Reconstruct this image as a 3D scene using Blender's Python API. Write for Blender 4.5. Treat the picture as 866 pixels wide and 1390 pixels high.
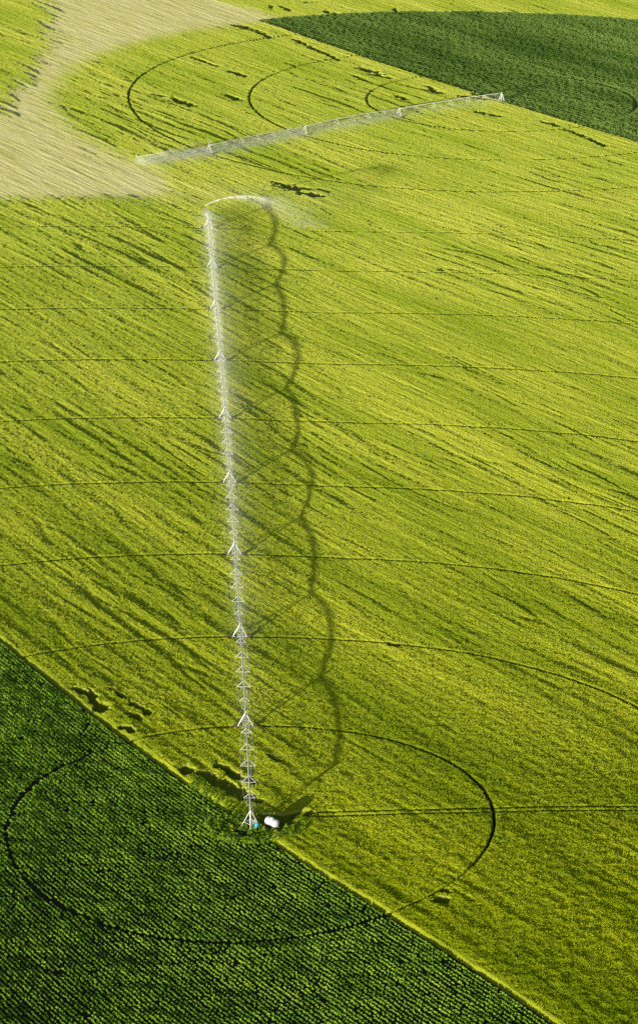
import bpy, math, random
import numpy as np
from mathutils import Vector, Matrix
R = math.radians
rng = np.random.default_rng(7)
random.seed(7)
for o in list(bpy.data.objects):
    bpy.data.objects.remove(o)
scene = bpy.context.scene
col = scene.collection

# ------------------------------------------------------------------ layout (metres)
CAM_H = 265.65
PIVOT = np.array([-12.74, 521.95])          # near centre pivot
PIVOT2 = np.array([73.41, 1178.5])          # far centre pivot
TOWERS = [(-15.2, 571.3), (-18.0, 621.1), (-21.0, 672.2), (-24.0, 721.7), (-27.1, 771.3), (-30.4, 822.0), (-33.8, 872.9), (-36.8, 919.5), (-40.0, 968.7)]
ARM_END = (-41.9, 986.5)
TOWERS2 = [(30.0, 1148.4), (-8.1, 1114.4), (-44.5, 1077.9)]
ARM_END2 = (-70.8, 1055.5)
TRACKS = [math.hypot(x - PIVOT[0], y - PIVOT[1]) for x, y in TOWERS]
TRACKS2 = [56.2, 105.2, 155.3]
FIELD_R, FIELD_R2 = 491.0, 191.0
ROW_AZ = R(146.4)
SUN_AZ, SUN_EL = R(211.5), R(5.2)
AL = np.array([math.sin(ROW_AZ), math.cos(ROW_AZ)])       # along the crop rows
AC = np.array([-AL[1], AL[0]])                            # across them, away from the sun
SUNWARD = (math.sin(SUN_AZ), math.cos(SUN_AZ))               # towards the sun; crop normals are tilted this way for brightness
SOIL, CROP = -0.62, 0.80                                  # soil below terrain datum; crop height above soil

# gentle swells of the land: smooth bumps on a fan of centres
TW = np.array([-0.239, -0.83, 0.411, 0.901, -0.73, -0.948, 1.305, 1.27, -1.032, -1.397, 0.008, -0.339, -0.43, -1.506, -2.034, -1.565, 1.215, -0.256, -0.691, 1.475, 1.163, -0.815, -0.172, 2.776, 0.389, -1.347, -1.818, -0.286, 0.83, 0.479, -0.486, -0.599])
TU, TV = [a.ravel() for a in np.meshgrid(np.linspace(-.12, .12, 4), np.log(np.array([430, 500, 570, 660, 780, 930, 1150, 1400])))]
def terr(x, y):
    x = np.asarray(x, float); y = np.asarray(y, float)
    yy = np.maximum(y, 50.0); u = x / yy; v = np.log(yy); z = np.zeros_like(u)
    for cu, cv, w in zip(TU, TV, TW):
        z += w * np.exp(-.5 * ((u - cu) / .088) ** 2 - .5 * ((v - cv) / .2) ** 2)
    return z - .5 * np.exp(-((x - 2) / 21) ** 2 - ((y - 790) / 190) ** 2)
def ground_z(x, y):
    return float(terr(x, y)) + SOIL

# ------------------------------------------------------------------ noise
GA = rng.uniform(0, 2 * math.pi, 1024)
GX, GY = np.cos(GA).astype(np.float32), np.sin(GA).astype(np.float32)
def _h(i, j, s):
    h = (i * np.uint32(374761393) + j * np.uint32(668265263) + np.uint32(s * 974634521 & 0xffffffff))
    h = (h ^ (h >> np.uint32(13))) * np.uint32(1274126177)
    return (h ^ (h >> np.uint32(16))) & np.uint32(1023)
def pn(x, y, s=0):
    x = np.asarray(x, np.float32); y = np.asarray(y, np.float32)
    fx, fy = np.floor(x), np.floor(y)
    i = fx.astype(np.int64).astype(np.uint32); j = fy.astype(np.int64).astype(np.uint32)
    x = x - fx; y = y - fy
    u = x * x * x * (x * (x * 6 - 15) + 10); v = y * y * y * (y * (y * 6 - 15) + 10)
    one = np.uint32(1)
    def g(a, b, dx, dy):
        k = _h(a, b, s); return GX[k] * dx + GY[k] * dy
    n0 = g(i, j, x, y); n0 += u * (g(i + one, j, x - 1, y) - n0)
    n1 = g(i, j + one, x, y - 1); n1 += u * (g(i + one, j + one, x - 1, y - 1) - n1)
    return (n0 + v * (n1 - n0)) * 1.5
def sst(a, b, t):
    t = np.clip((t - a) / (b - a), 0, 1); return t * t * (3 - 2 * t)

# ------------------------------------------------------------------ tagging and building helpers
def tag(o, label=None, cat=None, group=None, kind=None):
    for k, v in (('label', label), ('category', cat), ('group', group), ('kind', kind)):
        if v: o[k] = v
    return o
def empty(name, loc):
    o = bpy.data.objects.new(name, None); col.objects.link(o); o.location = loc
    o.empty_display_size = .5
    return o
def mesh_np(name, co, faces, mat, attrs=None, smooth=False, parent=None, tris=()):
    me = bpy.data.meshes.new(name)
    n = len(co); me.vertices.add(n); me.vertices.foreach_set('co', np.ascontiguousarray(co, np.float32).ravel())
    k = faces.shape[1]; m = len(faces)
    nt_ = len(tris) // 3
    me.loops.add(m * k + nt_ * 3); me.loops.foreach_set('vertex_index', np.concatenate([np.ascontiguousarray(faces, np.int32).ravel(), np.array(tris, np.int32)]))
    me.polygons.add(m + nt_); me.polygons.foreach_set('loop_start', np.concatenate([np.arange(0, m * k, k, dtype=np.int32), m * k + 3 * np.arange(nt_, dtype=np.int32)]))
    me.update(calc_edges=True)
    if smooth: me.polygons.foreach_set('use_smooth', np.ones(m + nt_, bool))
    for a, v in (attrs or {}).items():
        at = me.attributes.new(a, 'FLOAT', 'POINT'); at.data.foreach_set('value', np.ascontiguousarray(v, np.float32))
    me.materials.append(mat)
    o = bpy.data.objects.new(name, me); col.objects.link(o)
    if parent: o.parent = parent
    return o

class MB:
    """collects shapes for one part; built in coordinates local to its thing"""
    def __init__(s): s.v, s.f, s.m = [], [], []
    def ring(s, c, a, b, r, n, ph=0):
        k = len(s.v)
        for i in range(n):
            t = 2 * math.pi * i / n + ph; s.v.append(c + a * (math.cos(t) * r) + b * (math.sin(t) * r))
        return k
    def loft(s, rings, n, mat=0, caps=True):
        for k0, k1 in zip(rings, rings[1:]):
            for i in range(n):
                s.f.append((k0 + i, k0 + (i + 1) % n, k1 + (i + 1) % n, k1 + i)); s.m.append(mat)
        if caps:
            s.f.append(tuple(rings[0] + i for i in reversed(range(n)))); s.m.append(mat)
            s.f.append(tuple(rings[-1] + i for i in range(n))); s.m.append(mat)
    def path(s, pts, r, n=6, mat=0):
        pts = [Vector(p) for p in pts]; rings = []
        for i, p in enumerate(pts):
            d = (pts[min(i + 1, len(pts) - 1)] - pts[max(i - 1, 0)]).normalized()
            up = Vector((0, 0, 1)) if abs(d.z) < .95 else Vector((1, 0, 0))
            a = d.cross(up).normalized(); b = a.cross(d)
            rr = r[i] if isinstance(r, (list, tuple)) else r
            rings.append(s.ring(p, a, b, rr, n))
        s.loft(rings, n, mat); return s
    def bar(s, p, q, r, n=4, mat=0): return s.path([p, q], r, n, mat)
    def lathe(s, c, axis, prof, n=16, mat=0):
        axis = Vector(axis).normalized(); up = Vector((0, 0, 1)) if abs(axis.z) < .9 else Vector((1, 0, 0))
        a = axis.cross(up).normalized(); b = axis.cross(a); c = Vector(c)
        s.loft([s.ring(c + axis * h, a, b, r, n) for h, r in prof], n, mat); return s
    def box(s, c, sx, sy, sz, ax=(1, 0, 0), mat=0, bev=.0):
        c = Vector(c); ax = Vector(ax).normalized(); az = Vector((0, 0, 1)); ay = az.cross(ax)
        k = len(s.v); b = min(bev, sx / 3, sy / 3)
        prof = [(-sx/2 + b, -sy/2), (sx/2 - b, -sy/2), (sx/2, -sy/2 + b), (sx/2, sy/2 - b), (sx/2 - b, sy/2), (-sx/2 + b, sy/2), (-sx/2, sy/2 - b), (-sx/2, -sy/2 + b)] if b else [(-sx/2, -sy/2), (sx/2, -sy/2), (sx/2, sy/2), (-sx/2, sy/2)]
        n = len(prof)
        for z in (-sz / 2, sz / 2):
            for x, y in prof: s.v.append(c + ax * x + ay * y + az * z)
        s.loft([k, k + n], n, mat); return s
    def build(s, name, mats, parent=None, smooth=False):
        me = bpy.data.meshes.new(name); me.from_pydata([tuple(v) for v in s.v], [], s.f)
        for m in (mats if isinstance(mats, (list, tuple)) else [mats]): me.materials.append(m)
        me.polygons.foreach_set('material_index', s.m)
        me.validate()
        if smooth: me.polygons.foreach_set('use_smooth', [len(p.vertices) == 4 for p in me.polygons])
        o = bpy.data.objects.new(name, me); col.objects.link(o)
        if parent: o.parent = parent
        return o

# ------------------------------------------------------------------ materials
def new_mat(name):
    m = bpy.data.materials.new(name); m.use_nodes = True; nt = m.node_tree; nt.nodes.clear()
    out = nt.nodes.new('ShaderNodeOutputMaterial'); return m, nt, out
def N(nt, t, **kw):
    n = nt.nodes.new(t)
    for k, v in kw.items():
        if k in n.inputs.keys() if isinstance(k, str) else False: n.inputs[k].default_value = v
        else: setattr(n, k, v)
    return n
def L(nt, a, b): nt.links.new(a, b)
def simple(name, c, rough=.5, metal=0.0, var=.12, scale=3.0):
    m, nt, out = new_mat(name)
    b = N(nt, 'ShaderNodeBsdfPrincipled'); b.inputs['Roughness'].default_value = rough; b.inputs['Metallic'].default_value = metal
    g = N(nt, 'ShaderNodeNewGeometry'); no = N(nt, 'ShaderNodeTexNoise'); no.inputs['Scale'].default_value = scale; no.inputs['Detail'].default_value = 4
    L(nt, g.outputs['Position'], no.inputs['Vector'])
    mx = N(nt, 'ShaderNodeMix', data_type='RGBA'); mx.inputs[6].default_value = (*[x * (1 - var) for x in c], 1); mx.inputs[7].default_value = (*[min(1, x * (1 + var)) for x in c], 1)
    L(nt, no.outputs[0], mx.inputs[0]); L(nt, mx.outputs[2], b.inputs['Base Color']); L(nt, b.outputs[0], out.inputs[0])
    return m

def noise_node(nt, vec, scale, detail=3, rough=.6):
    n = N(nt, 'ShaderNodeTexNoise'); n.inputs['Scale'].default_value = scale; n.inputs['Detail'].default_value = detail; n.inputs['Roughness'].default_value = rough
    L(nt, vec, n.inputs['Vector']); return n.outputs[0]
def ramp(nt, fac, stops):
    r = N(nt, 'ShaderNodeValToRGB'); e = r.color_ramp.elements
    while len(e) < len(stops): e.new(.5)
    for el, (p, c) in zip(e, stops):
        el.position = p; el.color = (*c, 1) if len(c) == 3 else c
    L(nt, fac, r.inputs[0]); return r.outputs[0]
def mixc(nt, fac, a, b, mode='MIX'):
    m = N(nt, 'ShaderNodeMix', data_type='RGBA', blend_type=mode)
    for s, i in ((fac, 0), (a, 6), (b, 7)):
        if hasattr(s, 'links'): L(nt, s, m.inputs[i])
        elif isinstance(s, (int, float)): m.inputs[i].default_value = s
        else: m.inputs[i].default_value = (*s, 1)
    return m.outputs[2]
def attr(nt, n):
    return N(nt, 'ShaderNodeAttribute', attribute_name=n).outputs['Fac']
def mapr(nt, v, a, b, c, d):
    m = N(nt, 'ShaderNodeMapRange'); L(nt, v, m.inputs[0])
    for i, x in enumerate((a, b, c, d)): m.inputs[i + 1].default_value = x
    return m.outputs[0]

def cover_mat(name, near_lo, near_hi, far_lo, far_hi, dry=True, bump=.32, bscale=2.0, transl=.15, comb=1.25):
    """standing crop seen from the air: tone follows two world noises, 'dry' blends to straw, bump gives ears and leaves"""
    m, nt, out = new_mat(name)
    m.cycles.use_bump_map_correction = False
    g = N(nt, 'ShaderNodeNewGeometry'); pos = g.outputs['Position']
    sx = N(nt, 'ShaderNodeSeparateXYZ'); L(nt, pos, sx.inputs[0])
    far = mapr(nt, sx.outputs[1], 480, 1000, 0, 1)  # far crop coloured paler, standing in for haze over distance
    mp = N(nt, 'ShaderNodeMapping'); L(nt, pos, mp.inputs[0]); mp.vector_type = 'TEXTURE'; mp.inputs['Rotation'].default_value = (0, 0, math.pi / 2 - ROW_AZ); mp.inputs['Scale'].default_value = (6, 1, 1)
    big = noise_node(nt, mp.outputs[0], .05, 5, .62)
    fine = noise_node(nt, pos, .9, 5, .75)
    f = N(nt, 'ShaderNodeMath', operation='ADD'); L(nt, mapr(nt, big, .3, .7, -.45, .75), f.inputs[0]); L(nt, mapr(nt, fine, .3, .7, .05, .5), f.inputs[1])
    f.use_clamp = True
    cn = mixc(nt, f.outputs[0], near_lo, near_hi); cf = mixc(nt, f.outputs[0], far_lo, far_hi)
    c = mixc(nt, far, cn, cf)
    if dry:
        d = attr(nt, 'dry')
        md = N(nt, 'ShaderNodeMapping'); L(nt, pos, md.inputs[0]); md.vector_type = 'TEXTURE'; md.inputs['Rotation'].default_value = (0, 0, math.pi / 2 - ROW_AZ); md.inputs['Scale'].default_value = (14, 1, 1)
        dn = noise_node(nt, md.outputs[0], .3, 6, .72)
        straw = ramp(nt, dn, [(.32, (.56, .53, .15)), (.47, (.92, .86, .36)), (.66, (.98, .95, .48))])
        c = mixc(nt, d, c, straw)
        c = mixc(nt, mapr(nt, attr(nt, 'rut'), .05, .95, 0, 1), c, (.022, .03, .010))  # bare soil, painted blacker to deepen shade in ruts, hollows and yard
        c = mixc(nt, mapr(nt, attr(nt, 'lit_rim'), 0, 1, 0, .8), c, (.95, .93, .34))  # bright colour painted as sunlight catching the edges
    bn = noise_node(nt, pos, bscale, 3, .7)
    bp = N(nt, 'ShaderNodeBump'); bp.inputs['Strength'].default_value = 1; bp.inputs['Distance'].default_value = bump
    L(nt, bn, bp.inputs['Height'])
    ms = N(nt, 'ShaderNodeMapping'); L(nt, pos, ms.inputs[0]); ms.vector_type = 'TEXTURE'; ms.inputs['Rotation'].default_value = (0, 0, math.pi / 2 - ROW_AZ); ms.inputs['Scale'].default_value = (11, 1, 1)
    bp2 = N(nt, 'ShaderNodeBump'); bp2.inputs['Strength'].default_value = 1; bp2.inputs['Distance'].default_value = comb
    L(nt, noise_node(nt, ms.outputs[0], .55, 4, .6), bp2.inputs['Height']); L(nt, bp2.outputs[0], bp.inputs['Normal'])
    # shading normal pulled towards the sun, so the canopy looks brighter than its slope
    s1 = N(nt, 'ShaderNodeVectorMath', operation='SCALE'); L(nt, bp.outputs[0], s1.inputs[0]); s1.inputs['Scale'].default_value = .95
    s2 = N(nt, 'ShaderNodeVectorMath', operation='ADD'); L(nt, s1.outputs[0], s2.inputs[0]); s2.inputs[1].default_value = (SUNWARD[0] * .29, SUNWARD[1] * .29, 0)
    s3 = N(nt, 'ShaderNodeVectorMath', operation='NORMALIZE'); L(nt, s2.outputs[0], s3.inputs[0])
    di = N(nt, 'ShaderNodeBsdfDiffuse'); L(nt, c, di.inputs[0]); L(nt, s3.outputs[0], di.inputs['Normal'])
    tr = N(nt, 'ShaderNodeBsdfTranslucent'); L(nt, c, tr.inputs[0]); L(nt, bp.outputs[0], tr.inputs['Normal'])
    mx = N(nt, 'ShaderNodeMixShader'); mx.inputs[0].default_value = transl
    L(nt, di.outputs[0], mx.inputs[1]); L(nt, tr.outputs[0], mx.inputs[2]); L(nt, mx.outputs[0], out.inputs[0])
    return m
def leaf_mat(name, stops, transl=.35):
    m, nt, out = new_mat(name)
    c = ramp(nt, attr(nt, 'tone'), stops)
    di = N(nt, 'ShaderNodeBsdfDiffuse'); L(nt, c, di.inputs[0]); tr = N(nt, 'ShaderNodeBsdfTranslucent'); L(nt, c, tr.inputs[0])
    mx = N(nt, 'ShaderNodeMixShader'); mx.inputs[0].default_value = transl
    L(nt, di.outputs[0], mx.inputs[1]); L(nt, tr.outputs[0], mx.inputs[2]); L(nt, mx.outputs[0], out.inputs[0])
    return m

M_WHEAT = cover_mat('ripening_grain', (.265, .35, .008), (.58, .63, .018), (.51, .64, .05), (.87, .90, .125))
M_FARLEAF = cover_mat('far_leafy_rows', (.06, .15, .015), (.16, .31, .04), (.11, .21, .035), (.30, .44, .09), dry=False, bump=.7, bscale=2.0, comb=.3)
M_SOIL = simple('dark_soil', (.030, .023, .011), .95, var=.35, scale=1.5)
M_TRACK = simple('damp_wheel_rut', (.07, .065, .025), .95, var=.3, scale=1.5)
M_LEAF = leaf_mat('leafy_crop', [(0, (.11, .24, .010)), (.5, (.34, .60, .055)), (1, (.66, .86, .08))])
M_WEED = leaf_mat('weed_leaves', [(0, (.07, .16, .010)), (.5, (.26, .43, .03)), (1, (.62, .74, .08))])
M_STEEL = simple('galvanised_steel', (.88, .88, .86), .5, .0, var=.1)
M_PIPE = simple('galvanised_pipe', (.86, .87, .88), .45, .0, var=.1)
M_HOSE = simple('pale_hose', (.55, .55, .52), .6)
M_RUST = simple('rust_red_hub', (.38, .12, .06), .7, var=.3)
M_TYRE = simple('muddy_tyre', (.10, .06, .04), .9, var=.3)
M_TANKW = simple('white_tank_paint', (.80, .81, .83), .4, var=.05, scale=1.2)
M_WOOD = simple('brown_cradle', (.26, .13, .07), .8, var=.3)
M_CONC = simple('stained_concrete', (.30, .28, .24), .9, var=.3)
M_TURQ = simple('turquoise_plastic', (.03, .42, .56), .4, var=.12)
M_GREY = simple('grey_enamel', (.5, .52, .55), .5)
def water_mat():
    m, nt, out = new_mat('water_droplets')
    di = N(nt, 'ShaderNodeBsdfDiffuse'); di.inputs[0].default_value = (.95, .96, .96, 1)
    tr = N(nt, 'ShaderNodeBsdfTranslucent'); tr.inputs[0].default_value = (.95, .96, .96, 1)
    mx = N(nt, 'ShaderNodeMixShader'); mx.inputs[0].default_value = .25
    L(nt, di.outputs[0], mx.inputs[1]); L(nt, tr.outputs[0], mx.inputs[2]); L(nt, mx.outputs[0], out.inputs[0]); return m
M_WATER = water_mat()
def farmland_mat():
    m, nt, out = new_mat('open_farmland')
    g = N(nt, 'ShaderNodeNewGeometry'); n1 = noise_node(nt, g.outputs['Position'], .004, 3); n2 = noise_node(nt, g.outputs['Position'], .3, 5, .75)
    c = ramp(nt, n1, [(.35, (.10, .17, .02)), (.5, (.30, .31, .04)), (.65, (.38, .33, .14))])
    c = mixc(nt, .35, c, ramp(nt, n2, [(.3, (.1, .1, .1)), (.7, (.9, .9, .9))]), 'OVERLAY')
    d = N(nt, 'ShaderNodeBsdfDiffuse'); L(nt, c, d.inputs[0]); L(nt, d.outputs[0], out.inputs[0]); return m

# ------------------------------------------------------------------ the land as one sheet to the horizon
def graded(lo, hi, core_lo, core_hi, n_core, n_out):
    c = np.linspace(core_lo, core_hi, n_core)
    t = np.linspace(0, 1, n_out + 1)[1:] ** 2.2
    return np.concatenate([(core_lo + (lo - core_lo) * t)[::-1], c, core_hi + (hi - core_hi) * t])
gx = graded(-15000, 15000, -420, 420, 85, 22); gy = graded(-9000, 22000, 250, 1900, 120, 24)
X, Y = np.meshgrid(gx, gy); Z = terr(X, Y) + SOIL - .35
idx = np.arange(X.size).reshape(X.shape)
F = np.stack([idx[:-1, :-1], idx[:-1, 1:], idx[1:, 1:], idx[1:, :-1]], -1).reshape(-1, 4)
tag(mesh_np('ground', np.stack([X, Y, Z], -1).reshape(-1, 3), F, farmland_mat(), smooth=True), kind='structure')

# ------------------------------------------------------------------ the cropped land in view: one fine grid cut into fields
def seg_dist(x, y, a):
    x0, y0, x1, y1 = a[:4]; dx, dy = x1 - x0, y1 - y0
    t = np.clip(((x - x0) * dx + (y - y0) * dy) / (dx * dx + dy * dy), 0, 1)
    return np.hypot(x - x0 - t * dx, y - y0 - t * dy)
# places where the crop has gone down to the soil: x0, y0, x1, y1, width
HOLES = [[-54.1, 589.1, -51.4, 587.4, 1.6],[-51.4, 587.4, -47.1, 578.1, 2.6],[-46.3, 590.0, -43.1, 586.3, 1.2],[-43.4, 586.3, -36.7, 577.0, 1.8],[-41.1, 577.5, -39.3, 574.9, 1.8],[-41.9, 569.7, -39.8, 568.0, 1.5],[-26.6, 548.8, -23.6, 546.6, 3],[-23.6, 547.3, -13.4, 535.5, 3.5],[-21.1, 551.7, -17.8, 548.0, 1.8],[-17.8, 547.2, -12.5, 542.7, 2],[-12.8, 535.2, -10.8, 533.6, 1.8],[-9.7, 556.2, -7.6, 553.1, 0.9],[24.1, 485.2, 25.7, 485.1, 2],[25.9, 488.8, 26.5, 487.8, 1.5],[16.6, 617.2, 19.1, 615.3, 1.5],
[-16.4, 1033.6, -10.8, 1027.6, 5],[-10.8, 1029.8, -5.4, 1026.9, 4],[-6.7, 1021.4, -0.4, 1017.6, 4],[-2.7, 1028.2, 2.8, 1024.2, 2],[-71.3, 1175.7, -66.2, 1172.5, 2],[-63.0, 1169.0, -54.5, 1158.3, 4],[-41.3, 1179.5, -35.8, 1172.1, 3],[-41.4, 1225.0, -34.1, 1216.0, 2.5],[-58.9, 1250.4, -47.5, 1234.3, 1.6],[-41.7, 1323.8, -37.1, 1317.9, 4],[-37.2, 1321.2, -24.7, 1296.9, 2.5],[-25.5, 1333.2, -14.9, 1318.1, 3],[-14.5, 1295.2, 5.6, 1254.2, 2.2],[14.7, 1240.1, 23.2, 1229.1, 4],[18.4, 1228.6, 27.9, 1220.7, 2],[12.0, 1223.6, 17.0, 1215.4, 2],[43.4, 1205.9, 46.3, 1198.9, 2],[44.1, 1198.8, 48.0, 1193.3, 3.5],[57.8, 1188.0, 67.4, 1181.2, 3],[61.7, 1192.4, 66.1, 1186.9, 2.5],[63.2, 1157.6, 70.3, 1149.5, 3],[87.8, 1140.0, 94.6, 1131.9, 2.5],[97.1, 1125.2, 109.3, 1096.4, 2],[30.4, 1185.2, 34.0, 1179.9, 2]]
for k in range(7):     # tangled flattened crop beyond the far leafy half circle
    hx = random.uniform(-34, 70); hy = 1371 + random.uniform(-14, 26) + abs(hx) * .05
    HOLES.append([hx, hy, hx + random.uniform(-4, 6), hy + random.uniform(-14, 14), random.uniform(1.2, 2.6)])
ACCESS = [(-3.4, 526.6), (11.3, 525.7), (32.3, 524.4), (66.1, 523.7), (150, 523)]

def row_side(x, y, c):          # signed distance from the field line through a pivot; positive is away from the sun
    return (x - c[0]) * AC[0] + (y - c[1]) * AC[1]

def land(x, y, cell):
    """height above soil, region number and shading attributes at world points; CELL is the local mesh spacing"""
    d1 = np.hypot(x - PIVOT[0], y - PIVOT[1]); d2 = np.hypot(x - PIVOT2[0], y - PIVOT2[1])
    wob = pn(x / 7, y / 7, 3) * .9 + pn(x / 1.7, y / 1.7, 4) * .35
    s1 = row_side(x, y, PIVOT); s2 = row_side(x, y, PIVOT2)
    a = x * AL[0] + y * AL[1]; b = x * AC[0] + y * AC[1]
    b = b + pn(a / 80, b / 30, 11) * 2.6 + pn(a / 18, b / 5, 12) * .3
    # --- regions
    reg = np.zeros(x.shape, np.int8)                                   # 0 grain
    dleft = 700 - np.hypot(x + 819, y - 1240)                          # neighbour circle to the left
    wob2 = pn(a / 30, b / 3, 21) * 10 + wob * 2
    leftfield = (dleft + wob2 * .6 > 0) & (y > 1095)
    dry = sst(-11, 7, d1 - FIELD_R + wob2 * .5) * sst(-13, 7, d2 - FIELD_R2 + wob2 * .3) * (1 - sst(-2, 12, dleft + wob2 * 1.1))
    strip = (x - y * 0.0) > -52 + wob * 2
    topstrip = sst(-4, 6, (x + 50) * .75 + (y - 1374) * .6 + wob2 * .5) * sst(-1, 1, d2 - FIELD_R2)
    dry = dry * (1 - topstrip * (y > 1300))
    dry *= (1.0 + .3 * pn(a / 22, b / 4, 22) + .1 * pn(x / 3, y / 3, 23))
    tail = sst(26, 0, np.abs(d1 - FIELD_R - 4)) * sst(40, -40, x) * .45 * (pn(a / 15, b / 3, 24) * .5 + .5)
    dry = dry * np.where(y < 1075, sst(-50, -66, x + wob2 * .4), 1)
    dry = np.clip(np.maximum(dry, tail * (x > -75)), 0, 1)
    near_leafy = s1 + wob * .12 < -.2
    near_leafy &= y < 900
    far_leafy = (d2 < FIELD_R2 + wob * .8) & (s2 + wob * .3 > 0)
    # --- streaks of leaning, lodged grain: steep on the lee side
    amp = (.50 + .66 * sst(-.25, .5, pn(a / 130, b / 55, 5))) * np.interp(y, [455, 680], [.55, 1.0]).astype(np.float32)
    f1 = pn(a / 75, b / 4.8, 71); f1 = pn(a / 75, (b - 2.0 * f1) / 4.8, 71)
    f2 = pn(a / 32, b / 2.6, 2); f2 = pn(a / 32, (b - 1.1 * f2) / 2.6, 2)
    f3 = pn(a / 8, b / 1.3, 6)
    g1 = pn(x / 2.3, y / 2.3, 7); g2 = pn(x / .95, y / .95, 8)
    crease = np.clip(1 - np.abs(pn(a / 55, b / 6.0, 9)) * 7, 0, 1) * sst(.0, .45, pn(a / 24, b / 9, 10))
    far = np.clip((y - 520) / 600, 0, 1)
    fade2 = np.clip(1.6 - cell / 1.2, 0, 1)
    h = CROP + amp * (.18 * f1 + .135 * f2 * fade2 + .065 * f3 * fade2) + np.interp(y, [480, 620], [.09, .05]) * g1 + .045 * g2 * np.clip(1.5 - cell, 0, 1)
    h -= .24 * crease * amp
    h += (rng.normal(0, .03, x.shape) * (1 - .75 * dry)).astype(np.float32)
    h = h + dry * ((.5 + .27 * (h - CROP)) - h)
    lo = np.zeros_like(h)
    # --- wheel tracks of both machines
    rut = np.zeros_like(h); wall_dark = np.zeros_like(h)
    for dd, rr, on in ((d1, TRACKS, ~near_leafy & ((y > 470) | (d1 < 70))), (d2, TRACKS2, ~far_leafy)):
        for k, r in enumerate(rr):
            w = np.maximum(.28, .34 * cell)
            dep = np.clip(.62 / np.maximum(cell, .62), .25, 1)
            if dd is d1: dep = dep * np.interp(k, [0, 1, 3, 5, 8], [1, .85, .7, .5, .36])
            else: dep = np.clip(dep * 1.45, 0, 1)
            t = np.exp(-((dd - r + wob * .1) / w) ** 4) * dep
            rut = np.maximum(rut, np.where(on, t, 0))
            wall_dark = np.maximum(wall_dark, np.exp(-((dd - r + wob * .1 - .25 * w) / (w * 1.9)) ** 4) * dep * on * (.55 if dd is d1 else .08))  # colour darkened past the rut so its sunlit wall stays dark
            h = h + .04 * np.exp(-((dd - r - 1.1) / .6) ** 2) * on
    # --- access track: two ruts from the pivot
    acc = np.full(x.shape, 1e3)
    for p, q in zip(ACCESS, ACCESS[1:]):
        acc = np.minimum(acc, seg_dist(x, y, (*p, *q)))
    rut = np.maximum(rut, np.exp(-((np.abs(acc + wob * .08) - .95) / .3) ** 4) * .8 * (~near_leafy))
    # --- bare hollows
    bare = np.zeros_like(h)
    for H in HOLES:
        if H[1] > 900: H = [*H[:4], H[4] * 1.05]
        near = (np.abs(x - H[0]) < 40) & (np.abs(y - H[1]) < 60)
        if not near.any(): continue
        xs, ys = x[near], y[near]
        dist = seg_dist(xs, ys, H) + wob[near] * H[4] * .3 + pn(xs / 1.1, ys / 1.1, 31) * H[4] * .3 + pn(xs / 2.6, ys / 2.6, 32) * H[4] * .55
        bare[near] = np.maximum(bare[near], sst(.62, .38, dist / H[4]))
    # trampled yard round the pivot and its tank
    yard = np.hypot((x + 9.6) / 6.0, (y - 523.2) / 4.4) + wob * .09
    bare = np.maximum(bare, sst(1.08, .9, yard))
    yard2 = seg_dist(x, y, (-8, 524, -1.5, 527.4)) + wob * .3
    bare = np.maximum(bare, sst(1.9, 1.3, yard2))
    lit_rim = np.clip(1 - np.abs(bare - .2) / .2, 0, 1)  # painted sunlit edge round each hollow
    down = np.maximum(rut, bare)
    h = h * (1 - down) + .04 * down
    # the outer metre and a half of the grain leans down to the leafy rows
    edge = sst(0, .8, s1 - .2 + wob * .3); h = np.where(~near_leafy & (y < 900), h * (.12 + .88 * edge ** .7), h)
    lit_rim = np.maximum(lit_rim, np.where(~near_leafy & (y < 900), (1 - sst(.4, 1.7, s1 + wob * .3)) * .08, 0))  # faint painted sunlit band along the grain border
    # --- far leafy rows
    rows = np.cos(2 * np.pi * (x * AC[0] + y * AC[1]) / 2.6)
    hl = .42 + .16 * rows + .22 * pn(x / 1.5, y / 2.6, 41) + .12 * pn(x / 3.1, y / 6, 42) + .12 * pn(a / 9, b / 3, 43)
    arc = np.exp(-((d2 - TRACKS2[0]) / np.maximum(.8, .4 * cell)) ** 4)
    hl = np.maximum(hl, .02) * (1 - arc)
    h = np.where(far_leafy, hl, h)
    # --- near leafy field: ridged soil, plants come as leaves
    hs = .10 + .10 * np.cos(2 * np.pi * s1 / .95) + .03 * g1 - .1 * np.exp(-((d1 - TRACKS[0]) / .5) ** 2)
    h = np.where(near_leafy, hs, h)
    reg[(rut > .5) & ~near_leafy & ~far_leafy & (np.minimum(np.abs(acc - .95), 9) >= .6)] = 5
    reg[(rut > .4) & ~near_leafy & (np.abs(acc - .95) < .6)] = 6
    reg[(dry > .5) & (reg == 0)] = 1
    reg[leftfield & (reg <= 1)] = 2
    reg[(d2 > FIELD_R2) & (y > 1300) & (topstrip > .5) & (reg == 0)] = 3
    reg[far_leafy] = 4; reg[near_leafy] = 7
    reg[(bare > .6) & (reg == 0) & (yard < 1.2)] = 8
    rutc = np.maximum(np.maximum(np.maximum(rut, wall_dark * .45), bare * .55), arc * far_leafy)
    return h, reg, {'dry': dry, 'rut': rutc, 'lit_rim': lit_rim * (1 - np.clip(dry, 0, 1))}

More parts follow.
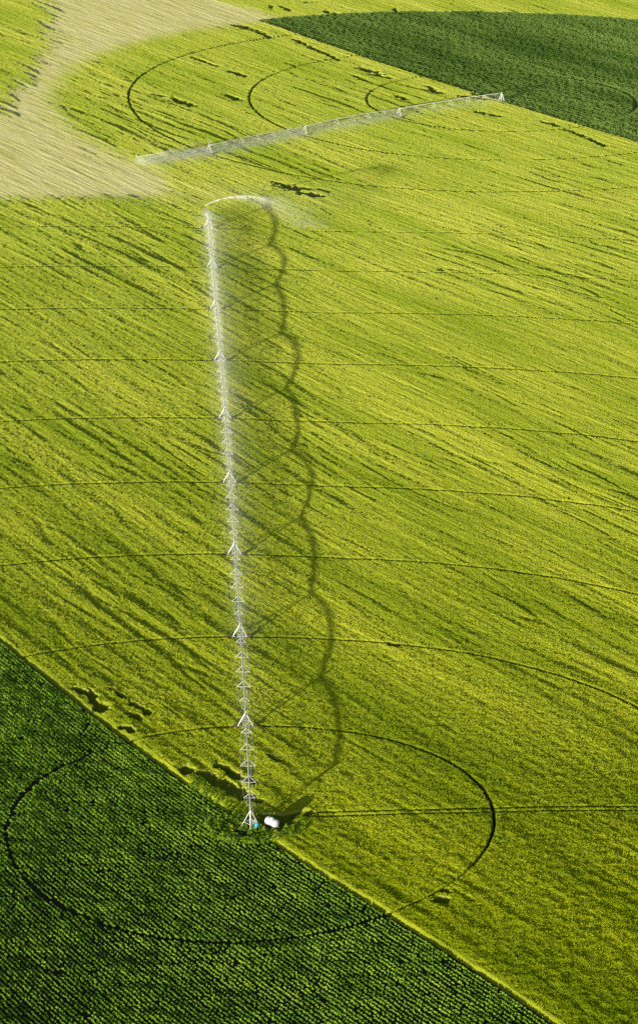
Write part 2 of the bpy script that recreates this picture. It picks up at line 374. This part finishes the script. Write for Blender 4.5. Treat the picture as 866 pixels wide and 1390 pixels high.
U = np.arange(-.168, .168, .00034)
ys = [404.0]
while ys[-1] < 1760:
    ys.append(ys[-1] + max(.2, .62 * ys[-1] ** 2 / (2858 * 265)))
YS = np.array(ys)
Yg = np.repeat(YS[:, None], len(U), 1); Xg = U[None] * Yg
Xg = Xg + rng.uniform(-.3, .3, Xg.shape) * .00034 * Yg
cell = .5 * (np.gradient(YS)[:, None] + .00034 * Yg)
Hh, REG, ATT = [np.zeros(Yg.shape, np.float32), np.zeros(Yg.shape, np.int8), {k: np.zeros(Yg.shape, np.float32) for k in ('dry', 'rut', 'lit_rim')}]
CH = 200
for i in range(0, len(YS), CH):
    sl = slice(i, i + CH)
    h_, r_, a_ = land(Xg[sl], Yg[sl], cell[sl])
    Hh[sl] = h_; REG[sl] = r_
    for k in ATT: ATT[k][sl] = a_[k]
Zg = terr(Xg, Yg) + SOIL + Hh
CO = np.stack([Xg, Yg, Zg], -1).reshape(-1, 3).astype(np.float32)
idx = np.arange(Yg.size).reshape(Yg.shape)
FA = np.stack([idx[:-1, :-1], idx[:-1, 1:], idx[1:, 1:], idx[1:, :-1]], -1).reshape(-1, 4)
FR = REG[:-1, :-1].ravel()
# upright stems and ears: one leaning blade on about every other cell of the standing crop
YI, XI = np.nonzero((rng.uniform(0, 1, Yg.shape) < np.where(REG == 1, .06, np.where(REG == 4, .6, np.interp(Yg, [520, 800], [.2, .16])))) & np.isin(REG, (0, 1, 2, 3, 4)))
BX, BY = Xg[YI, XI], Yg[YI, XI]; nb = len(BX)
cx_ = .00034 * BY; cl_ = cell[YI, XI]; REGB = REG[YI, XI]
BX = BX + rng.uniform(-.5, .5, nb) * cx_; BY = BY + rng.uniform(-.5, .5, nb) * (2 * cl_ - cx_)
tall = np.clip(1 - 1.6 * ATT['rut'][YI, XI], 0, 1) * np.where(REGB == 4, 1.6, np.where(REGB == 1, .5, 1)) * rng.uniform(.5, 1.3, nb)
hb = (.14 + .08 * cx_) * tall; wb_ = np.interp(BY, [520, 800], [.85, .62]) * cx_ * rng.uniform(.7, 1.3, nb) * np.clip(tall * 2, .2, 1)
# the stand leans one way, most flag leaves face the light
ba = -SUN_AZ + rng.normal(0, .6, nb); bx, by = np.cos(ba) * wb_, np.sin(ba) * wb_
bz = terr(BX, BY) + SOIL + Hh[YI, XI] - .05
lean = rng.normal(0, .45, (2, nb)) * hb
lx, ly = lean[0] + .35 * hb * AL[0], lean[1] + .35 * hb * AL[1]
BCO = np.stack([np.stack([BX - bx, BY - by, bz], -1), np.stack([BX + bx, BY + by, bz], -1), np.stack([BX + lx, BY + ly, bz + hb + .05], -1)], 1).astype(np.float32)
def cut(name, codes, mat, label, cat, kind, group=None):
    f = FA[np.isin(FR, codes)]
    if not len(f): return None
    vi, inv = np.unique(f, return_inverse=True)
    bl = np.nonzero(np.isin(REGB, codes))[0]
    at = {k: np.concatenate([ATT[k].ravel()[vi], np.repeat(ATT[k][YI[bl], XI[bl]], 3)]) for k in ATT}
    o = mesh_np(name, np.concatenate([CO[vi], BCO[bl].reshape(-1, 3)]), inv.reshape(-1, 4), mat, at, smooth=True, tris=len(vi) + np.arange(len(bl) * 3))
    return tag(o, label, cat, group, kind)
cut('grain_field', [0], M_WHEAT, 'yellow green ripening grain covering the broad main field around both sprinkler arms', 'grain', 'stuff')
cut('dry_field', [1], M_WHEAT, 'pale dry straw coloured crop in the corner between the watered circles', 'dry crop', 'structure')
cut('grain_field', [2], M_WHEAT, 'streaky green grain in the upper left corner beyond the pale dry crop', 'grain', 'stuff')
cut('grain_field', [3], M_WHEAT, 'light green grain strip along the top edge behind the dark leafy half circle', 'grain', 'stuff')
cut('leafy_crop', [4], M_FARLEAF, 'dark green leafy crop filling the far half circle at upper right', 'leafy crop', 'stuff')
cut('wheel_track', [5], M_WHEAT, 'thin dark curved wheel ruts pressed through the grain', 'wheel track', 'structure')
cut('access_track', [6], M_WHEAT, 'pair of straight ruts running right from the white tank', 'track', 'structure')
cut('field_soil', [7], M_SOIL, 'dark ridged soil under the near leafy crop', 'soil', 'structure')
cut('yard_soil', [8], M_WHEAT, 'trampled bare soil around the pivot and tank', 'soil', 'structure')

# ------------------------------------------------------------------ leaves
def leaf_cloud(name, base, hgt, wid, nl, size, mat, tone, parent=None):
    """base (n,3): every plant gets NL leaf blades around its crown; hgt/wid/tone per plant"""
    n = len(base); m = n * nl
    b = np.repeat(base, nl, 0); hh = np.repeat(hgt, nl); ww = np.repeat(wid, nl)
    az = rng.uniform(0, 2 * np.pi, m); rad = np.sqrt(rng.uniform(0, 1, m)) * .8
    zt = hh * (1 - .55 * rad ** 2) * rng.uniform(.55, 1.05, m)
    c = b + np.stack([np.cos(az) * rad * ww, np.sin(az) * rad * ww, zt], -1)
    tilt = rng.uniform(-.9, 1.4, m) * (rad + .35); turn = az + rng.normal(0, .7, m)
    nrm = rng.normal(0, .55, (m, 3)) + np.array([SUNWARD[0] * .85, SUNWARD[1] * .85, .55])      # leaves follow the light
    nrm /= np.linalg.norm(nrm, axis=1)[:, None]
    d = np.stack([np.cos(turn) * np.cos(tilt), np.sin(turn) * np.cos(tilt), -np.sin(tilt)], -1)
    d -= nrm * (d * nrm).sum(1)[:, None]; d /= np.linalg.norm(d, axis=1)[:, None] + 1e-9
    side = np.cross(nrm, d)
    s = (size * rng.uniform(.6, 1.3, m))[:, None]
    V = np.stack([c - d * s, c + side * s * .62 - d * s * .1, c + d * s, c - side * s * .62 - d * s * .1], 1)
    V[:, 1, 2] += .03; V[:, 3, 2] += .03
    F = np.arange(m * 4).reshape(m, 4)
    t = np.clip(np.repeat(tone, nl) + rng.normal(0, .16, m), 0, 1)
    return mesh_np(name, V.reshape(-1, 3), F, mat, {'tone': np.repeat(t, 4)}, parent=parent)

# near leafy field planted in rows parallel to the field edge
ROWW = .95
pl = []
for k in range(1, 260):
    s = -k * ROWW - .15
    t = np.arange(-260, 330, .46); t = t + rng.uniform(-.2, .2, t.shape)
    ss = s + rng.normal(0, .08, t.shape) + .12 * math.sin(k * 1.7) * np.sin(t / 23 + k)
    pl.append(np.stack([PIVOT[0] + AL[0] * t + AC[0] * ss, PIVOT[1] + AL[1] * t + AC[1] * ss], -1))
pl = np.concatenate(pl)
px, py = pl[:, 0], pl[:, 1]
d1 = np.hypot(px - PIVOT[0], py - PIVOT[1])
ok = (np.abs(px / np.maximum(py, 1)) < .166) & (py > 406) & (py < 800)
ok &= np.abs(d1 - TRACKS[0] + pn(px / 6, py / 6, 51) * .3) > .44 + .2 * pn(px / 25, py / 25, 57)
ok &= rng.uniform(0, 1, len(px)) > .03 + .35 * sst(.3, .65, pn(px / 4, py / 4, 52))
ok &= d1 > 4.2
px, py = px[ok], py[ok]
vig = np.clip(.75 + .35 * pn(px / 14, py / 14, 53) + .3 * pn(px / 3, py / 3, 54) + .25 * sst(-40, -70, px + (560 - py) * .1), .35, 1.25)
base = np.stack([px, py, terr(px, py) + SOIL + .15], -1)
tone = np.clip(.45 + .35 * pn(px / 9, py / 9, 55) + .25 * pn(px / 2, py / 2, 56), 0, 1)
lf = leaf_cloud('leafy_crop', base, .58 * vig, (.30 * vig + .20 * sst(500, 575, py - px * .5)) , 14, .165, M_LEAF, tone)
tag(lf, 'dark green leafy row crop filling the lower left corner', 'leafy crop', kind='stuff')
print('plants', len(px))

# weeds about the pivot
n = 640
wa = rng.uniform(0, 2 * np.pi, n); wr = np.sqrt(rng.uniform(0, 1, n))
wx = -11.8 + np.cos(wa) * wr * 10.5; wy = 521.5 + np.sin(wa) * wr * 7.5
wx = np.concatenate([wx, rng.uniform(-26, -10, 260)]); wy = np.concatenate([wy, 0 * np.arange(260) + 0.])
s = rng.uniform(-.2, 3.2, 260); wy[n:] = PIVOT[1] + (s - (wx[n:] - PIVOT[0]) * AC[0]) / AC[1]
keep = ~((wx > -11) & (wy > 521.6) & (wx < -3)) & (seg_dist(wx, wy, (-9.6, 522.9, -7.2, 520.9)) > 1.2)
wx, wy = wx[keep], wy[keep]
wb = np.stack([wx, wy, terr(wx, wy) + SOIL], -1)
wd = leaf_cloud('weed_patch', wb, rng.uniform(.4, 1.4, len(wx)), rng.uniform(.4, .9, len(wx)), 22, .15, M_WEED, np.clip(.45 + .4 * pn(wx / 2.2, wy / 2.2, 61) + rng.normal(0, .1, len(wx)), 0, 1))
tag(wd, 'rank leafy weeds growing around the pivot base and white tank', 'weeds', kind='stuff')

# ------------------------------------------------------------------ centre pivot irrigators
PIPE_H = 3.75
def arch(t): return 4 * t * (1 - t)
def irrigator(root, pivot, towers, end, big_legs, hose_every, end_drop):
    root_loc = Vector(root.location)
    pts = [Vector((pivot[0], pivot[1], ground_z(*pivot) + PIPE_H + .25))] + [Vector((x, y, ground_z(x, y) + PIPE_H)) for x, y in towers]
    loc = lambda v: Vector(v) - root_loc
    Z = Vector((0, 0, 1))
    # pivot tower: four splayed legs, ties, riser pipe, panel
    pv = bpy.data.objects.new('pivot_tower', None); col.objects.link(pv); pv.parent = root
    top = loc(pts[0]); ax = (pts[1] - pts[0]); ax.z = 0; ax.normalize(); ay = Z.cross(ax)
    feet = []
    for sx, sy in ((1, 0), (0, 1), (-1, 0), (0, -1)):
        h = ax * sx + ay * sy
        f = Vector((h.x * 2.15, h.y * 2.15, 0)); feet.append(f)
        MB().path([f, top + Vector((h.x * .2, h.y * .2, -.15))], .085, 4).build('leg', M_STEEL, pv)
    for lev, r in ((.38, .05), (.05, .055)):
        for i in range(4):
            a = feet[i].lerp(top, lev); b = feet[(i + 1) % 4].lerp(top, lev)
            MB().bar(a, b, r).build('tie_bar', M_STEEL, pv)
    m = MB(); m.path([Vector((0, 0, 0)), top + Vector((0, 0, .05))], .17, 10); m.lathe((0, 0, top.z - .3), (0, 0, 1), [(0, .3), (.2, .3), (.35, .2), (.6, .2)], 12)
    m.build('riser_pipe', M_STEEL, pv, True)
    m = MB(); m.box(top * .3 + ay * -.75 + Vector((0, 0, .4)), .35, .7, .95, ax, bev=.04); m.bar(top * .3 + ay * -.75, ay * -.75, .05); m.build('control_panel', M_GREY, pv)
    m = MB(); m.box((0, 0, .06), 3.9, 3.9, .24, ax + ay, bev=.05); m.build('concrete_pad', M_CONC, pv)
    m = MB(); m.path([Vector((0, 0, .35)), ay * -1.2 + Vector((0, 0, .35)), ay * -2.6 + Vector((0, 0, .3)), ay * -2.9 - Vector((0, 0, .2))], .11, 8); m.build('supply_pipe', M_STEEL, pv, True)
    # spans
    for k in range(len(towers)):
        a, b = pts[k], pts[k + 1]; d = b - a; Ln = d.length; dh = Vector((d.x, d.y, 0)).normalized(); sd = Z.cross(dh)
        rise = (.35, .6, .3, .75, .45, .8, .35, .65, .4)[k]
        P = lambda t: loc(a.lerp(b, t) + Z * (rise * arch(t)))
        sp = MB().path([P(i / 24) for i in range(25)], .14, 8).build('span', M_PIPE, root, True)
        nf = 5
        wv = {0: 1.15, 1: 1.5, 2: 1.55, 3: 1.5, 4: 1.15}; dv = {0: 1.15, 1: 1.55, 2: 1.65, 3: 1.55, 4: 1.15}
        lows = [[], []]
        for i in range(nf):
            t = (i + 1) / (nf + 1); c = P(t); m = MB(); e = []
            for s in (-1, 1):
                q = c + sd * (s * wv[i]) - Z * dv[i]; e.append(q); lows[(s + 1) // 2].append(q)
                m.bar(c, q, .05)
            m.bar(e[0], e[1], .05)
            m.build('truss_frame', M_STEEL, sp)
        for s in (0, 1):
            MB().path([P(.01)] + lows[s] + [P(.99)], .022, 4).build('truss_rod', M_STEEL, sp)
        nh = hose_every
        for i in range(nh):
            t = (i + .5) / nh; c = P(t); s = 1 if i % 2 else -1
            g = c + sd * (s * .55)
            m = MB(); m.path([c, c + Z * .22 + sd * (s * .2), g + Z * .05, g - Z * (PIPE_H - 1.7 + rise * arch(t))], .026, 4)
            m.lathe(g - Z * (PIPE_H - 1.7 + rise * arch(t)), (0, 0, -1), [(0, .03), (.06, .08), (.16, .09)], 6)
            m.build('drop_hose', M_HOSE, sp)
    # drive towers
    for k in range(len(towers)):
        t_ = bpy.data.objects.new('drive_tower', None); col.objects.link(t_); t_.parent = root
        c = pts[k + 1]; g = ground_z(c.x, c.y); d = pts[k + 1] - pts[k]; d.z = 0; d.normalize(); s_ = Z.cross(d)
        base = Vector((c.x, c.y, g))
        for s in (-1, 1):
            for e in (-.28, .28):
                MB().path([loc(base + s_ * (s * 1.75) + d * (e * .55) + Z * .72), loc(c + d * e - Z * .05 + s_ * (s * .12))], big_legs, 4).build('leg', M_STEEL, t_)
            m = MB(); w = base + s_ * (s * 2.15) + Z * .64 - d * .17
            m.lathe(loc(w), d, [(0, .38), (.0, .62), (.05, .66), (.29, .66), (.34, .62), (.34, .38)], 18, 0)
            m.lathe(loc(w - d * .02), d, [(0, .12), (.06, .4), (.32, .4), (.38, .12)], 12, 1)
            m.build('wheel', [M_TYRE, M_RUST], t_, False)
            m = MB(); m.box(loc(base + s_ * (s * 2.0) + Z * .66), .5, .34, .34, d, bev=.05); m.build('gearbox', M_RUST, t_)
        MB().path([loc(base - s_ * 1.95 + Z * .72), loc(base + s_ * 1.95 + Z * .72)], .09, 4).build('base_beam', M_STEEL, t_)
        m = MB()
        for s in (-1, 1):
            m.bar(loc(base + s_ * (s * .05) + Z * .75), loc(base + s_ * (s * .95) + Z * 2.15), .035)
        m.bar(loc(base - s_ * .95 + Z * 2.15), loc(base + s_ * .95 + Z * 2.15), .04)
        m.build('cross_brace', M_STEEL, t_)
        m = MB(); m.box(loc(c + Z * .42 + d * .2), .35, .3, .45, d, bev=.04); m.build('control_box', M_GREY, t_)
    # overhang beyond the last tower, stayed by cables from a short mast
    a = pts[-1]; e = Vector((end[0], end[1], ground_z(*end) + PIPE_H - end_drop)); d = (e - a); Ln = d.length; d.normalize(); sd = Z.cross(d).normalized()
    oh = MB().path([loc(a), loc(a.lerp(e, .5) + Z * .2), loc(e)], [.11, .09, .075], 8).build('overhang', M_PIPE, root, True)
    for s in (-1, 1):
        MB().path([loc(a + Z * 0.1), loc(a + Z * 2.3 + sd * (s * 1.2) - d * .4)], .045, 4).build('mast', M_STEEL, oh)
        MB().path([loc(a + Z * 2.3 + sd * (s * 1.2) - d * .4), loc(a.lerp(e, .8))], .02, 4).build('stay_cable', M_STEEL, oh)
    for i in range(int(Ln / 4.2)):
        t = (i + .6) * 4.2 / Ln
        if t > .98: break
        c = a.lerp(e, t); s = 1 if i % 2 else -1; g = c + sd * (s * .4)
        m = MB(); m.path([loc(c), loc(g + Z * .1), loc(g - Z * 2.0)], .03, 4); m.lathe(loc(g - Z * 2.0), (0, 0, -1), [(0, .03), (.06, .08), (.16, .09)], 6)
        m.build('drop_hose', M_HOSE, oh)
    m = MB(); m.path([loc(e), loc(e + Z * .35)], .08, 6); m.path([loc(e + Z * .3), loc(e + Z * .35) + (Vector((sd.x, sd.y, 0)) * -.9 + Z * .3)], [.09, .05], 8)
    m.build('end_gun', M_STEEL, oh)
    return pts, e

ir1 = empty('centre_pivot_irrigator', (*PIVOT, ground_z(*PIVOT)))
tag(ir1, 'long near sprinkler arm on wheeled A-frame towers running up the field from the white tank', 'irrigator')
pts1, end1 = irrigator(ir1, PIVOT, TOWERS, ARM_END, .10, 10, .1)
ir2 = empty('centre_pivot_irrigator', (*PIVOT2, ground_z(*PIVOT2)))
tag(ir2, 'shorter far sprinkler arm slanting across the upper field to the dark leafy half circle', 'irrigator')
pts2, end2 = irrigator(ir2, PIVOT2, TOWERS2, ARM_END2, .075, 10, .1)

# ------------------------------------------------------------------ tank and drum beside the near pivot
ta, tb = Vector((-9.25, 522.75, 0)), Vector((-7.45, 521.0, 0))
tg = ground_z(-8.35, 521.9); tc = (ta + tb) / 2; axd = (tb - ta).normalized(); sdd = Vector((0, 0, 1)).cross(axd)
tank = empty('storage_tank', (tc.x, tc.y, tg)); tag(tank, 'white horizontal storage tank with domed ends on a brown cradle near the pivot', 'tank')
r = .86; hl = 1.22
prof = [(-hl - .42, .05), (-hl - .40, .3), (-hl - .30, .58), (-hl - .16, .76), (-hl, r), (-hl + .02, r + .012), (-hl + .08, r + .012), (-hl + .1, r), (hl - .1, r), (hl - .08, r + .012), (hl - .02, r + .012), (hl, r), (hl + .16, .76), (hl + .30, .58), (hl + .40, .3), (hl + .42, .05)]
MB().lathe((0, 0, 1.42), axd, prof, 28).build('tank_body', M_TANKW, tank, True)
MB().lathe((0, 0, 1.42 + r - .03), (0, 0, 1), [(0, .25), (.12, .25), (.14, .28), (.2, .28), (.22, .1)], 14).build('lid', M_TANKW, tank, True)
for s in (-1, 1):
    MB().lathe(axd * (s * .8) + Vector((0, 0, 1.42)), axd, [(-.06, r + .004), (-.05, r + .018), (.05, r + .018), (.06, r + .004)], 28).build('strap', M_GREY, tank)
    m = MB(); c = axd * (s * .8)
    m.box(c + Vector((0, 0, .36)), .16, 1.5, .5, axd, bev=.02)
    for q in (-1, 1): m.bar(c + sdd * (q * .72) + Vector((0, 0, .1)), c + sdd * (q * .86) + Vector((0, 0, 1.2)), .07)
    m.build('cradle', M_WOOD, tank)
for q in (-1, 1):
    MB().box(sdd * (q * .6) + Vector((0, 0, .08)), 3.2, .16, .16, axd).build('skid', M_WOOD, tank)
MB().path([axd * (hl + .4) + Vector((0, 0, 1.0)), axd * (hl + .65) + Vector((0, 0, 1.0)), axd * (hl + .65) + Vector((0, 0, .2))], .05, 6).build('outlet_pipe', M_GREY, tank)
dx, dy = -11.45, 520.95
drum = empty('chemical_drum', (dx, dy, ground_z(dx, dy))); tag(drum, 'small turquoise drum on a pale stand inside the pivot tower legs', 'drum')
MB().lathe((0, 0, .95), (0, 0, 1), [(0, .44), (.05, .5), (.3, .5), (.32, .52), (.36, .52), (.38, .5), (.62, .5), (.76, .42), (.88, .25), (.92, .16)], 22).build('drum_body', M_TURQ, drum, True)
MB().lathe((0, 0, 1.86), (0, 0, 1), [(0, .17), (.07, .17), (.09, .1)], 12).build('lid', M_STEEL, drum)
m = MB()
for i in range(4):
    t = i * math.pi / 2 + .5; m.bar(Vector((math.cos(t) * .42, math.sin(t) * .42, 0)), Vector((math.cos(t) * .42, math.sin(t) * .42, .9)), .05)
m.lathe((0, 0, .86), (0, 0, 1), [(0, .52), (.08, .52)], 12); m.build('stand', M_STEEL, drum)

# ------------------------------------------------------------------ water
def droplets(name, c, size, d, label):
    """c (n,3) drop centres, d (n,3) fall direction: one sliver of water each"""
    n = len(c); d = d / np.linalg.norm(d, axis=1)[:, None]
    rv = rng.normal(0, .7, (n, 3)) + np.array([SUNWARD[0], SUNWARD[1], .1]); s = np.cross(d, rv); s /= np.linalg.norm(s, axis=1)[:, None]
    L_ = (size * rng.uniform(.6, 1.5, n))[:, None]
    V = np.stack([c + d * L_, c + s * L_ * .55, c - d * L_, c - s * L_ * .55], 1)
    return tag(mesh_np(name, V.reshape(-1, 3), np.arange(n * 4).reshape(n, 4), M_WATER), label, 'water spray', kind='stuff')
def spray_along(pts, end, t0, density, drift, spread, ramp_):
    line = [np.array(p) for p in pts] + [np.array(end)]
    out = []
    cum = 0.0; total = sum(np.linalg.norm(b - a) for a, b in zip(line, line[1:]))
    for k, (a, b) in enumerate(zip(line, line[1:])):
        Ln = np.linalg.norm(b - a); dn = int(Ln * density * ramp_((cum + Ln / 2) / total))
        nz = max(2, int(Ln / 4.6))
        t = (rng.integers(0, nz, dn) + .5 + rng.normal(0, .33, dn)) / nz
        t = np.clip(t, 0, 1); p = a + (b - a) * t[:, None]
        dh = (b - a)[:2] / np.linalg.norm((b - a)[:2]); sd = np.array([dh[1], -dh[0]])
        if sd @ np.array(drift) < 0: sd = -sd
        q = np.where(rng.uniform(0, 1, dn) < .36, rng.gamma(1.3, .42, dn), rng.gamma(1.6, spread, dn)) * np.where(rng.uniform(0, 1, dn) < .72, 1, -.55)
        hz = 2.7 * np.exp(-np.abs(q) / 6.0) * rng.uniform(0, 1.1, dn) ** 1.3
        x = p[:, 0] + sd[0] * q; y = p[:, 1] + sd[1] * q
        z = terr(x, y) + SOIL + .75 + hz * 1.0
        out.append(np.stack([x, y, z], -1)); cum += Ln
    return np.concatenate(out)
sp1 = spray_along(pts1, end1, 0, 4600, (1, .3), 2.0, lambda f: np.interp(f, [0, .12, .3, .6, 1], [.0, .05, .45, 1.0, 1.2]))
dd = np.stack([rng.normal(.8, .6, len(sp1)), rng.normal(.1, .5, len(sp1)), -np.ones(len(sp1)) * .9], -1)
droplets('water_spray', sp1, .0135, dd, 'white mist of water falling along both sides of the long near arm')
sp2 = spray_along(pts2, end2, 0, 3000, (.6, -1), 2.1, lambda f: np.interp(f, [0, .15, .4, .7, 1], [.15, .4, .9, 1.4, 2.6]))
dd = np.stack([rng.normal(.3, .6, len(sp2)), rng.normal(-.4, .5, len(sp2)), -np.ones(len(sp2)) * .9], -1)
droplets('water_spray', sp2, .0145, dd, 'white mist of water drifting below the far slanting arm')
# end gun throw
g0 = np.array(end1) + np.array([0, 0, .6]); g1 = np.array([-2.5, 976.0, ground_z(-2.5, 976.0) + .8])
n = 120000
t = np.where(rng.uniform(0, 1, n) < .42, rng.uniform(.0, .56, n), rng.uniform(.3, 1.0, n))
t = t[~((t > .135) & (t < .16))]; t = t[rng.uniform(0, 1, len(t)) < .62 + .9 * pn(t * 34, t * 0 + .5, 81) + .5 * pn(t * 90, t * 0 + .5, 82)]; n = len(t)
core = g0 + (g1 - g0) * t[:, None]; core[:, 2] += 6.6 * 4 * t * (1 - t) * (1 - .12 * t)
wsp = np.where(rng.uniform(0, 1, n) < .55, .05 + .2 * t, .1 + .9 * t) + 7.0 * np.clip(t - .42, 0, 1) ** 1.4
off = rng.normal(0, 1, (n, 3)) * wsp[:, None]; off[:, 2] -= np.abs(rng.normal(0, 1, n)) * np.clip(t - .2, 0, 1) * 5.0 * (rng.uniform(0, 1, n) < .5)
c = core + off
zz = terr(c[:, 0], c[:, 1]) + SOIL + .8; c[:, 2] = np.maximum(c[:, 2], zz + rng.uniform(0, .3, n))
dd = np.repeat((g1 - g0)[None], n, 0) / 40 + np.stack([rng.normal(0, .2, n), rng.normal(0, .2, n), .8 - 1.8 * t], -1)
droplets('water_jet', c, .022, dd, 'arching white jet thrown sideways from the tip of the near arm')

# ------------------------------------------------------------------ light, sky, camera
w = bpy.data.worlds.new('World'); scene.world = w; w.use_nodes = True
nt = w.node_tree; bg = nt.nodes['Background']; sky = nt.nodes.new('ShaderNodeTexSky'); sky.sky_type = 'NISHITA'; sky.sun_disc = False
sky.sun_elevation = SUN_EL; sky.sun_rotation = SUN_AZ; sky.air_density = 1.0; sky.dust_density = .6
nt.links.new(sky.outputs[0], bg.inputs[0]); bg.inputs[1].default_value = .14
sl = bpy.data.lights.new('sun', 'SUN'); sl.energy = 5.0; sl.angle = R(.53); sl.color = (1, .95, .82)
so = bpy.data.objects.new('sun', sl); col.objects.link(so); so.location = (0, 0, 400)
tov = Vector((math.sin(SUN_AZ) * math.cos(SUN_EL), math.cos(SUN_AZ) * math.cos(SUN_EL), math.sin(SUN_EL)))
so.rotation_euler = tov.to_track_quat('Z', 'Y').to_euler()

cd = bpy.data.cameras.new('camera'); cam = bpy.data.objects.new('camera', cd); col.objects.link(cam); scene.camera = cam
pitch, roll = 0.355728, 0.0172063
d = Vector((0, math.cos(pitch), -math.sin(pitch))); r_ = Vector((1, 0, 0)); u_ = r_.cross(d)
r2 = r_ * math.cos(roll) + u_ * math.sin(roll); u2 = u_ * math.cos(roll) - r_ * math.sin(roll)
mw = Matrix.Identity(4)
for i in range(3): mw[i][0], mw[i][1], mw[i][2] = r2[i], u2[i], -d[i]
mw[2][3] = CAM_H
cam.matrix_world = mw
cd.sensor_fit = 'VERTICAL'; cd.sensor_height = 24; cd.sensor_width = 24; cd.lens = 3886.43 / 1390 * 24
cd.shift_y = -45 / 1390
cd.clip_start = 1; cd.clip_end = 60000
scene.view_settings.view_transform = 'Standard'; scene.view_settings.look = 'None'; scene.view_settings.exposure = 0
scene.render.engine = 'CYCLES'; scene.cycles.use_denoising = False
scene.cycles.max_bounces = 5; scene.cycles.diffuse_bounces = 3; scene.cycles.transmission_bounces = 3
